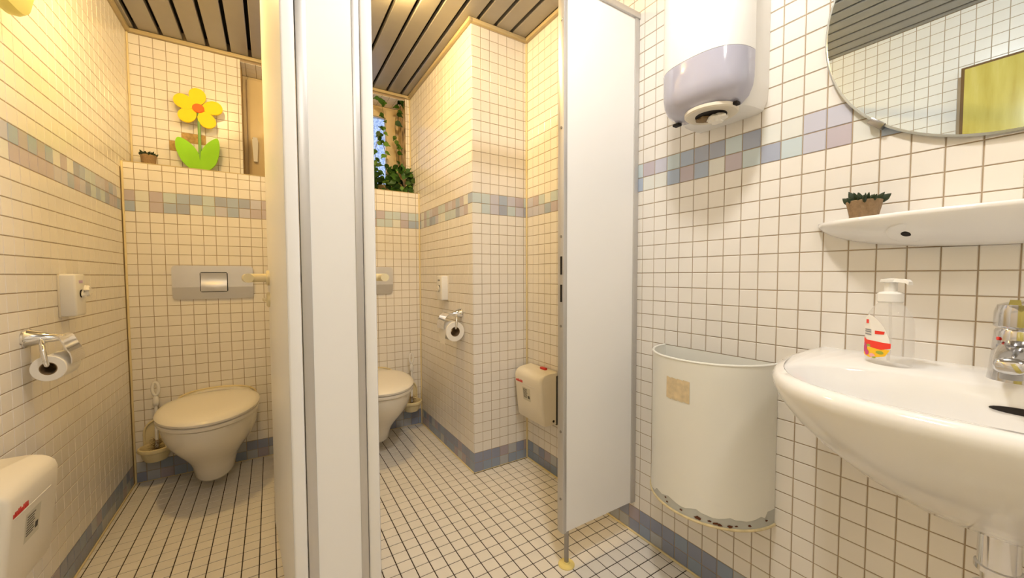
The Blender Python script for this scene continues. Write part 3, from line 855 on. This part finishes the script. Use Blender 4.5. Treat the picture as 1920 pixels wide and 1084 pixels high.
for th, zz, sz in ((78, .55, .06), (80, .35, .06), (95, .36, .07), (110, .3, .14), (119, .32, .07), (124, .27, .1), (127, .25, .1), (135, .24, .11), (140, .3, .07), (151, .34, .07), (168, .5, .07)):
    a = math.radians(th)
    p = Vector((-BD * 1.008 * sin(a) - 0.03, BA * 1.008 * cos(a), zz))
    nrm = Vector((-sin(a), cos(a), 0))
    b = BM(); u = Vector((cos(a), sin(a), 0)); rr = random.Random(th)
    o = [p + (u * cos(2 * PI * i / 9) * sz * 1.4 + Vector((0, 0, 1)) * sin(2 * PI * i / 9) * sz * .8) * rr.uniform(.6, 1.2) for i in range(9)]
    loft(b, [o, [q + nrm * 0.012 for q in o]])
    obj('rust_spot', b, 'rust', t)
b = BM()
angs = [math.radians(a) for a in (77, 83, 89, 95, 101)]
for a0, a1 in zip(angs, angs[1:]):
    q = [(-BD * 1.006 * sin(a) - 0.03, BA * 1.006 * cos(a), z) for a, z in ((a0, 6.65), (a1, 6.6), (a1, 7.85), (a0, 7.9))]
    b.faces.new([b.verts.new(p) for p in q])
bmesh.ops.remove_doubles(b, verts=b.verts[:], dist=.001)
obj('glue_stain', b, 'glue_stain', t)

# round mirror, leaning very slightly forward
MY, MZ, MR = -16.9, 31.0, 5.95
t = thing('round_mirror', 'large round frameless mirror on the right wall above the ceramic shelf', 'mirror', (-0.22, MY, MZ), (0, math.radians(-0.75), 0))
obj('glass', lathe(BM(), [(MR - 0.04, 0.0), (MR, 0.03), (MR, 0.08), (MR - 0.08, 0.11)], (0.0, 0, 0), (-1, 0, 0), n=96), ['mirror_edge'], t)
b = BM()
vv = [b.verts.new((-0.112, (MR - 0.1) * cos(2 * PI * i / 96), (MR - 0.1) * sin(2 * PI * i / 96))) for i in range(96)]
b.faces.new(vv)
obj('silvering', b, 'mirror_glass', t)
for a in (-135, -48, 45, 135):
    a = math.radians(-90 + (a + 90)) if False else math.radians(a)
    c = Vector((0, MR * cos(a), MR * sin(a)))
    b = BM(); box(b, -0.2, 0.15, -0.14, 0.14, -0.32, 0.32, 0.04)
    cl = obj('clip', b, 'chrome_dark', t, loc=c)
    cl.rotation_euler = (a, 0, 0)
# ceramic shelf
SY, SHW = -16.95, 6.15
t = thing('ceramic_shelf', 'white glazed ceramic wall shelf between the round mirror and the washbasin', 'shelf', (0, SY, 22.3))
b = BM(); N = 64; rings = []
for i in range(N + 1):
    s = -1 + 2 * i / N
    sa = max(-0.9995, min(0.9995, s))
    d = 2.35 * (1 - abs(sa) ** 2.4) ** 0.62 + 0.06
    h = 1.28 * (1 - abs(sa) ** 2.6) ** 0.6 + 0.05
    y = s * SHW
    top = 0.0
    rings.append([(0, y, top), (-d * .55, y, top - 0.02), (-d * .88, y, top + 0.02), (-d * 0.97, y, top + 0.03), (-d, y, top - 0.05), (-d * .99, y, top - 0.16), (-d * .9, y, top - h * .38),
                  (-d * .68, y, top - h * .68), (-d * .4, y, top - h * .9), (-d * .15, y, top - h), (0, y, top - h)])
loft(b, rings)
obj('shelf_body', b, 'ceramic', t, sharp=60)
for s in (1, -1):
    p = Vector((-1.5, s * 2.65, -0.78)); nrm = Vector((-0.55, 0, -0.83))
    cup = obj('fixing_recess', lathe(BM(), [(0.62, 0.0), (0.56, 0.03), (0.2, 0.035)], p, nrm, n=28), 'ceramic', t)
    obj('fixing_hole', lathe(BM(), [(0.17, 0.04), (0.12, 0.08)], p, nrm, n=20), 'dark_hole', cup)
succulent_pot('little succulent in a clay bowl standing on the white ceramic shelf', (-1.15, -12.85, 22.3), 0.47, 0.62, 0.78, 8, 26, 1.25)

# washbasin
t = thing('washbasin', 'white ceramic washbasin on the right wall under the shelf', 'sink', (0, -17.0, 0))
N = 60
def bring(hw, dep, z, e=2.7, back=0.0):
    front = []
    n = 44
    for i in range(n + 1):
        a = PI * i / n
        front.append((-(dep) * abs(sin(a)) ** (2 / e) - back, hw * spow(cos(a), 2 / e), z))
    k = N - n - 1
    for i in range(1, k + 1): front.append((-back, -hw + 2 * hw * i / (k + 1), z))
    return front
def iring(cx_, hx, hy, z, e=2.3):
    out = []
    for i in range(44 + 1):
        a = PI * i / 44
        out.append((cx_ - hx * abs(sin(a)) ** (2 / e), hy * spow(cos(a), 2 / e), z))
    k = N - 45
    for i in range(1, k + 1):
        a = PI + PI * i / (k + 1)
        out.append((cx_ + hx * 0.8 * abs(sin(a)) ** (2 / e), hy * spow(cos(a), 2 / e), z))
    return out
rings = [bring(0.9, 3.2, 11.45), bring(1.8, 4.2, 11.6), bring(2.9, 5.4, 12.05), bring(4.0, 6.8, 12.9), bring(4.95, 8.0, 13.8), bring(5.6, 8.85, 14.6), bring(6.0, 9.32, 15.25), bring(6.18, 9.52, 15.7),
         bring(6.2, 9.56, 15.98), bring(6.08, 9.45, 16.18), bring(5.85, 9.22, 16.26),
         iring(-5.55, 3.2, 5.15, 16.2), iring(-5.55, 3.06, 5.0, 16.05), iring(-5.5, 2.85, 4.6, 15.4), iring(-5.4, 2.55, 3.8, 14.4), iring(-5.2, 2.0, 2.9, 13.4), iring(-5.0, 1.1, 1.6, 12.85), iring(-4.9, 0.35, 0.4, 12.75)]
b = BM(); loft(b, rings)
obj('basin', b, 'ceramic', t, sharp=70)
b = BM()
o = [(0.75 * cos(2 * PI * i / 24), 0.11 * sin(2 * PI * i / 24)) for i in range(24)]
loft(b, [[(-2.9 - dx, y - 0.55, 15.47 + z) for y, z in o] for dx in (0.1, 0.37)])
obj('overflow_slot', b, 'dark_hole', t)
obj('drain', lathe(BM(), [(0.42, 0.0), (0.42, 0.06), (0.3, 0.08)], (-4.9, 0, 12.78), n=24), 'chrome', t)
tr = obj('bottle_trap', lathe(BM(), [(0.44, 11.9), (0.44, 10.9), (0.5, 10.88), (0.5, 10.72), (0.36, 10.68), (0.36, 10.2), (0.52, 10.15), (0.54, 10.0), (0.5, 9.88), (0.38, 9.86), (0.38, 8.3), (0.62, 8.25), (0.66, 8.0), (0.62, 6.6), (0.5, 6.4), (0.2, 6.35)][::-1], (-4.6, -0.3, 0), n=28), 'chrome', t)
obj('outlet_pipe', tube(BM(), smooth_path([(-4.6, -0.1, 8.0), (-3.6, -0.1, 8.0), (-2, -0.1, 8.0), (-0.05, -0.1, 8.0)], 3), 0.3, 16), 'chrome', t)

# mixer tap
t = thing('mixer_tap', 'chrome single-lever mixer tap at the right edge, standing on the washbasin', 'tap', (-1.75, -17.25, 16.2))
obj('tap_body', lathe(BM(), [(0.72, 0.0), (0.71, 0.08), (0.67, 0.4), (0.62, 1.2), (0.59, 1.7), (0.55, 1.78)], n=40), 'tap_chrome', t)
b = BM()
def rr(cx_, z, wy, hz, n=20): return [(cx_, wy * spow(cos(2 * PI * i / n), .8), z + hz * spow(sin(2 * PI * i / n), .8)) for i in range(n)]
loft(b, [rr(-0.2, 0.95, 0.5, 0.55), rr(-0.8, 0.95, 0.47, 0.46), rr(-1.4, 0.88, 0.43, 0.36), rr(-1.9, 0.76, 0.38, 0.28), rr(-2.05, 0.72, 0.3, 0.2)])
obj('spout', b, 'tap_chrome', t, sharp=60)
obj('aerator', cyl(BM(), (-1.75, 0, 0.6), (-1.75, 0, 0.32), 0.24, n=20), 'chrome_dark', t)
hd = obj('tap_head', lathe(BM(), [(0.56, 1.82), (0.62, 1.88), (0.61, 2.35), (0.55, 2.6), (0.3, 2.7)], n=40), 'tap_chrome', t)
b = BM()
loft(b, [[(x, y * w, z + hh) for y, hh in ((-1, -.08), (1, -.08), (.8, .08), (-.8, .08))] for x, z, w in ((-0.1, 2.58, 0.3), (-0.6, 2.64, 0.22), (-1.3, 2.72, 0.17), (-1.7, 2.76, 0.13))])
obj('lever', b, 'tap_chrome', hd)
for zz, mm in ((1.45, 'label_red'), (1.2, 'label_grey')):
    obj('temperature_mark', cyl(BM(), (-0.45, 0.43, zz), (-0.465, 0.46, zz), 0.06, n=12), mm, t)

# soap bottle
SB = (-2.15, -14.05, 16.22)
t = thing('soap_bottle', 'clear soap pump bottle with red and white label on the washbasin', 'bottle', SB, (0, 0, math.radians(-118)))
A_, B_ = 0.82, 0.52
prof = [(0.0, 0.86), (0.05, 0.95), (0.2, 1.0), (1.2, 1.0), (1.7, 0.97), (2.05, 0.86), (2.3, 0.66), (2.42, 0.5), (2.48, 0.44), (2.58, 0.42)]
def ell(z, s, n=40, off=0.0):
    k = max(0.0, (s - 0.45) / 0.55)
    bx = 0.36 + (A_ - 0.36) * k if s < 1 else A_
    by = 0.36 + (B_ - 0.36) * k if s < 1 else B_
    return [((bx + off) * spow(cos(2 * PI * i / n), .9), (by + off) * spow(sin(2 * PI * i / n), .9), z) for i in range(n)]
b = BM(); loft(b, [ell(z, s) for z, s in prof])
obj('bottle_body', b, 'clear_bottle', t, sharp=60)
b = BM(); lathe(b, [(0.37, 2.52), (0.4, 2.56), (0.4, 2.86), (0.34, 2.92), (0.2, 2.95), (0.2, 3.3), (0.3, 3.34), (0.3, 3.44), (0.1, 3.48)], n=28)
pump = obj('pump', b, 'white_plastic', t)
b = BM()
loft(b, [[(x, y * w, z + hh) for y, hh in ((-1, -.06), (1, -.06), (.8, .07), (-.8, .07))] for x, z, w in ((-0.25, 3.38, 0.22), (0.3, 3.4, 0.18), (0.62, 3.36, 0.12), (0.72, 3.28, 0.1))])
obj('nozzle', b, 'white_plastic', pump)
obj('dip_tube', tube(BM(), [(0, 0, 0.15), (0.05, 0, 1.3), (0, 0, 2.5)], 0.05, 8), 'clear_bottle', t)
# label panels follow the bottle's front (-y side)
def label_patch(name, m, poly, off, parent):
    """poly: list of (s, z) with s = angle in degrees around the front; filled as a strip fan"""
    zs = sorted({z for _, z in poly})
    b = BM()
    def pos(a, z):
        return ((A_ + off) * spow(cos(a), .9), (B_ + off) * spow(sin(a), .9), z)
    # horizontal scan rows
    n = 22
    z0, z1 = zs[0], zs[-1]
    prev = None
    for i in range(n + 1):
        z = z0 + (z1 - z0) * (0.001 + 0.998 * i / n)
        xs = []
        for (sa, za), (sb, zb) in zip(poly, poly[1:] + poly[:1]):
            if (za - z) * (zb - z) < 0: xs.append(sa + (sb - sa) * (z - za) / (zb - za))
        if len(xs) < 2: prev = None; continue
        lo_, hi_ = min(xs), max(xs)
        row = [b.verts.new(pos(math.radians(270 + lo_ + (hi_ - lo_) * j / 6), z)) for j in range(7)]
        if prev:
            for j in range(6): b.faces.new((prev[j], prev[j + 1], row[j + 1], row[j]))
        prev = row
    return obj(name, b, m, parent, recalc=False)
lab = label_patch('label', 'label_white', [(-58, .3), (-66, .9), (-62, 1.5), (-45, 1.85), (-25, 2.0), (-5, 1.9), (15, 1.55), (28, 1.1), (34, .7), (20, .38), (-15, .22)], 0.012, t)
label_patch('red_band', 'label_red', [(-65, 1.08), (-30, 0.95), (33, 0.92), (33, 0.72), (10, 0.62), (-25, .68), (-50, .85)], 0.018, lab)
label_patch('picture_ground', 'label_yellow', [(-64, 0.85), (-45, .78), (-20, .62), (12, .58), (32, .66), (20, .38), (-15, .23), (-57, .31)], 0.016, lab)
for c_s, c_z, rs, rz, mm in ((-42, .6, 14, .2, 'label_magenta'), (-30, .42, 10, .12, 'label_magenta'), (8, .5, 9, .07, 'label_green'), (-10, .34, 8, .08, 'label_pink'), (-52, .75, 8, .1, 'label_pink'), (-22, .72, 7, .05, 'label_green'), (-5, .27, 5, .04, 'label_green')):
    label_patch('printed_flower', mm, [(c_s + rs * cos(2 * PI * i / 12 + .1), c_z + rz * sin(2 * PI * i / 12 + .1)) for i in range(12)], 0.021, lab)
label_patch('printed_mark', 'label_red', [(-36, 1.62), (-24, 1.62), (-24, 1.78), (-36, 1.78)], 0.02, lab)
label_patch('printed_mark', 'label_red', [(-4, 1.22), (16, 1.24), (18, 1.36), (-4, 1.36)], 0.02, lab)
for z in (1.16, 1.26, 1.34):
    label_patch('printed_line', 'label_grey', [(-42, z), (-14, z - .01), (-14, z + .045), (-42, z + .045)], 0.02, lab)

# ------------------------------------------------------------------ lamps, entrance door
t = thing('wall_lamp', 'round yellow wall lamp at the upper left corner of the left tiled wall', 'lamp', (XL, 8.75, 35.1))
def lamp_ring(x, k, n=48, e=3.4):
    return [(x, 2.5 * k * spow(cos(2 * PI * i / n), 2 / e), 2.6 * k * spow(sin(2 * PI * i / n), 2 / e)) for i in range(n)]
obj('lamp_body', loft_bm([lamp_ring(x, k) for x, k in ((0, .84), (0.1, .86), (1.0, .9), (1.1, .88))]), 'wall_lamp_body', t)
obj('lamp_shade', loft_bm([lamp_ring(x, k) for x, k in ((1.0, .98), (1.05, 1.0), (1.3, 1.0), (1.55, .95), (1.75, .8), (1.85, .5))]), 'wall_lamp_shade', t)
def globe_lamp(label, loc, r, hgt, gm, group=None):
    t = thing('ceiling_lamp', label, 'lamp', loc, (0, 0, 0), group)
    obj('lamp_base', lathe(BM(), [(r * .8, 0.0), (r * .8, -0.25), (r * .6, -0.4)], n=32), 'white_plastic', t)
    obj('globe', lathe(BM(), [(0.001, -0.3 - hgt)] + [(r * sin(PI / 2 * k / 10), -0.3 - hgt * cos(PI / 2 * k / 10)) for k in range(1, 10)] + [(r, -0.3), (r * .8, -0.25)], n=32), gm, t)
    return t
globe_lamp('glowing globe lamp on the slatted ceiling of the left cubicle, outside the frame', (-29.8, 13.7, ZC), 0.95, 0.75, 'globe_stall', 'cubicle lamps')
globe_lamp('glowing globe lamp on the slatted ceiling of the right cubicle, at the top edge', (-13.6, 13.7, ZC), 0.95, 0.75, 'globe_stall', 'cubicle lamps')
globe_lamp('dome lamp on the slatted washroom ceiling in front of the towel dispenser', (-13.0, -10.2, ZC), 1.4, 1.0, 'globe_front', 'washroom lamps')
globe_lamp('added unseen fill lamp on the slatted washroom ceiling, behind the camera', (-23.0, -29.0, ZC), 2.2, 1.6, 'globe_fill', 'washroom lamps')

d1 = struct(obj('door_1', box(BM(), XL + 0.02, XL + 0.75, -26.2, -9.95, 0, 38.6, 0.05), 'frame_brown'))
obj('door_leaf', box(BM(), XL + 0.5, XL + 0.95, -25.9, -10.2, 0.15, 38.35, 0.05), 'door_wood', d1)
obj('door_handle', tube(BM(), smooth_path([(XL + 0.9, -24.6, 20), (XL + 1.8, -24.6, 20), (XL + 2.0, -24.3, 20), (XL + 2.0, -22.3, 20)], 4), 0.18, 12), 'chrome', d1)

# ------------------------------------------------------------------ tiles
bpy.context.view_layer.update()
dg = bpy.context.evaluated_depsgraph_get()
def visible(p):
    q = project(p)
    if q is None or not (-30 < q[0] < W_PX + 30 and -30 < q[1] < H_PX + 30): return False
    o = CAM * T; d = Vector(p) * T - o; L = d.length
    hit, loc, *_ = sc.ray_cast(dg, o, d.normalized())
    return (not hit) or (loc - o).length > L - 0.012
G = 0.042                       # joint width
tile_mesh = {}
def tile_geom(w, h):
    """local tile: u along x, v along y, face towards +z, back at z=-TH"""
    e = 0.022
    V = [(-w / 2, -h / 2, -TH), (w / 2, -h / 2, -TH), (w / 2, h / 2, -TH), (-w / 2, h / 2, -TH),
         (-w / 2 + e, -h / 2 + e, 0.0), (w / 2 - e, -h / 2 + e, 0.0), (w / 2 - e, h / 2 - e, 0.0), (-w / 2 + e, h / 2 - e, 0.0)]
    F = [(4, 5, 6, 7), (0, 1, 5, 4), (1, 2, 6, 5), (2, 3, 7, 6), (3, 0, 4, 7)]
    return V, F
def get_tile_mesh(w, h, m):
    key = (round(w, 3), round(h, 3), m)
    if key not in tile_mesh:
        V, F = tile_geom(w, h)
        me = bpy.data.meshes.new('tile')
        me.from_pydata([tuple(c * T for c in v) for v in V], [], F)
        me.materials.append(m)
        tile_mesh[key] = me
    return tile_mesh[key]
def lines(a, b, off):
    """grid lines at off + n strictly between a and b, with the ends"""
    n0 = math.floor(a - off) + 1
    L = [a]
    k = n0
    while off + k < b - 1e-6:
        if off + k > a + 1e-6: L.append(off + k)
        k += 1
    L.append(b)
    return L
def tiles(parent, origin, U, V, ul, vl, colour, skip=None, limit=300, jitter=0.0018, gap=G):
    """origin + U*u + V*v on the tile face plane"""
    origin, U, V = Vector(origin), Vector(U), Vector(V)
    Nn = U.cross(V)
    rnd = random.Random(len(ul) * 131 + len(vl))
    base = Matrix((U, V, Nn)).transposed()
    cand = []
    for i in range(len(ul) - 1):
        for j in range(len(vl) - 1):
            w, h = ul[i + 1] - ul[i] - gap, vl[j + 1] - vl[j] - gap
            if w < 0.12 or h < 0.12: continue
            uc, vc = (ul[i] + ul[i + 1]) / 2, (vl[j] + vl[j + 1]) / 2
            if skip and skip(uc, vc): continue
            p = origin + U * uc + V * vc
            area = 0.0
            if visible(p + Nn * 0.12):
                qs = [project(p + U * a * w / 2 + V * c * h / 2) for a, c in ((-1, -1), (1, -1), (1, 1), (-1, 1))]
                if None not in qs:
                    area = abs(sum(qs[k][0] * qs[(k + 1) % 4][1] - qs[(k + 1) % 4][0] * qs[k][1] for k in range(4))) / 2
            cand.append((area, p, w, h, colour(uc, vc, i, j), Matrix.Rotation(rnd.gauss(0, jitter), 3, 'X') @ Matrix.Rotation(rnd.gauss(0, jitter), 3, 'Y')))
    cand.sort(key=lambda c: -c[0])
    n_ind = min(limit, sum(1 for c in cand if c[0] > 0))
    for area, p, w, h, m, J in cand[:n_ind]:
        o = bpy.data.objects.new('tile', get_tile_mesh(w, h, m))
        COL.objects.link(o)
        o.parent = parent
        mm = (base @ J).to_4x4(); mm.translation = p * T
        o.matrix_local = mm
    rest = cand[n_ind:]
    if rest:
        vs_, fs, mi, mats = [], [], [], []
        for area, p, w, h, m, J in rest:
            Vv, F = tile_geom(w, h)
            R_ = base @ J
            k0 = len(vs_)
            vs_ += [tuple((p + R_ @ Vector(v)) * T) for v in Vv]
            fs += [tuple(k0 + q for q in f) for f in F]
            if m not in mats: mats.append(m)
            mi += [mats.index(m)] * 5
        me = bpy.data.meshes.new('tile_field')
        me.from_pydata(vs_, [], fs)
        for m in mats: me.materials.append(m)
        me.polygons.foreach_set('material_index', mi)
        o = bpy.data.objects.new('tile_field', me)
        link(o, parent)
        o['kind'] = 'stuff'
TW = MATS['tile_white']
crnd = random.Random(77)
def wall_colour(vz, table=None, uoff=0):
    def f(uc, vc, i, j):
        z = vz(vc)
        if 26 < z < 28:
            r = 0 if z > 27 else 1
            if table:
                k = math.floor(uc) - uoff
                if 0 <= k < len(table[r]): return PALETTE[table[r][k]]
            return PALETTE[crnd.choice([0, 1, 1, 2, 2, 3, 4, 4, 5, 5])]
        if z < 2: return BASEPAL[crnd.choice([0, 1, 1, 2, 2, 3])]
        return TW
    return f
zr = lines(0, ZC, 0)
STR = [[4, 2, 1, 5, 3, 3, 1, 3, 0, 0, 2, 2, 0, 1, 2, 4, 3, 1], [0, 0, 5, 4, 5, 0, 4, 1, 3, 1, 2, 4, 0, 5, 1, 2, 4, 3]]
# right wall: u runs towards the camera (-Y)
tiles(wall_right, (0, 0, 0), (0, -1, 0), (0, 0, 1), lines(-YC, -YF, 0), zr, wall_colour(lambda v: v, STR, 0))
# left wall: u runs into the room (+Y)
tiles(wall_left, (XL, 0, 0), (0, 1, 0), (0, 0, 1), lines(YF, YU, 0.35), zr, wall_colour(lambda v: v),
      skip=lambda u, v: (-26.5 < u < -9.6 and v < 38.4) or (u > YB and v < ZL - .4))
# lower back wall and ledge
tiles(wall_back, (0, YB, 0), (1, 0, 0), (0, 0, 1), lines(XL, XC, 0.06), lines(0, ZL, 0), wall_colour(lambda v: v))
tiles(wall_back, (0, 0, ZL), (1, 0, 0), (0, 1, 0), lines(XL, XC, 0.06), lines(YB, YU, 0.75), lambda *a: TW, limit=60)
# upper back wall, four tiles have come off behind the flower
HOLES = [(-31.35, 33.5), (-30.35, 34.5), (-29.35, 34.5)]
def upper_skip(u, v):
    if NX0 < u < NX1 and v < NZ: return True
    return any(abs(u - a) < 0.5 and abs(v - b) < 0.5 for a, b in HOLES)
tiles(wall_upper, (0, YU, 0), (1, 0, 0), (0, 0, 1), sorted(lines(XL, XC, 0.15) + [NX0, NX1]), lines(ZL, ZC - 0.35, 0), lambda *a: TW, skip=upper_skip)
tiles(wall_upper, (0, 0, NZ), (1, 0, 0), (0, -1, 0), lines(NX0, NX1, -0.12), lines(-YW, -YU, 0.5), lambda *a: TW, limit=60)
b = BM()
for a, c in HOLES: box(b, a - 0.5, a + 0.5, YU + 0.02, YU + TH + 0.02, c - 0.5, c + 0.5)
obj('bare_mortar', b, 'mortar', wall_upper)
# shaft
tiles(wall_shaft, (0, YC, 0), (1, 0, 0), (0, 0, 1), lines(XC, 0, -0.42), zr, wall_colour(lambda v: v))
tiles(wall_shaft, (XC, 0, 0), (0, -1, 0), (0, 0, 1), lines(-YU, -YC, -0.1), zr, wall_colour(lambda v: v), skip=lambda u, v: u < -YB and v < ZL - .4)
# floor
tiles(floor, (0, 0, 0), (1, 0, 0), (0, 1, 0), lines(XL, 0, -0.46), lines(YF, YB, 0), lambda *a: MATS['tile_floor'],
      skip=lambda u, v: u > XC and v > YC, gap=0.06)
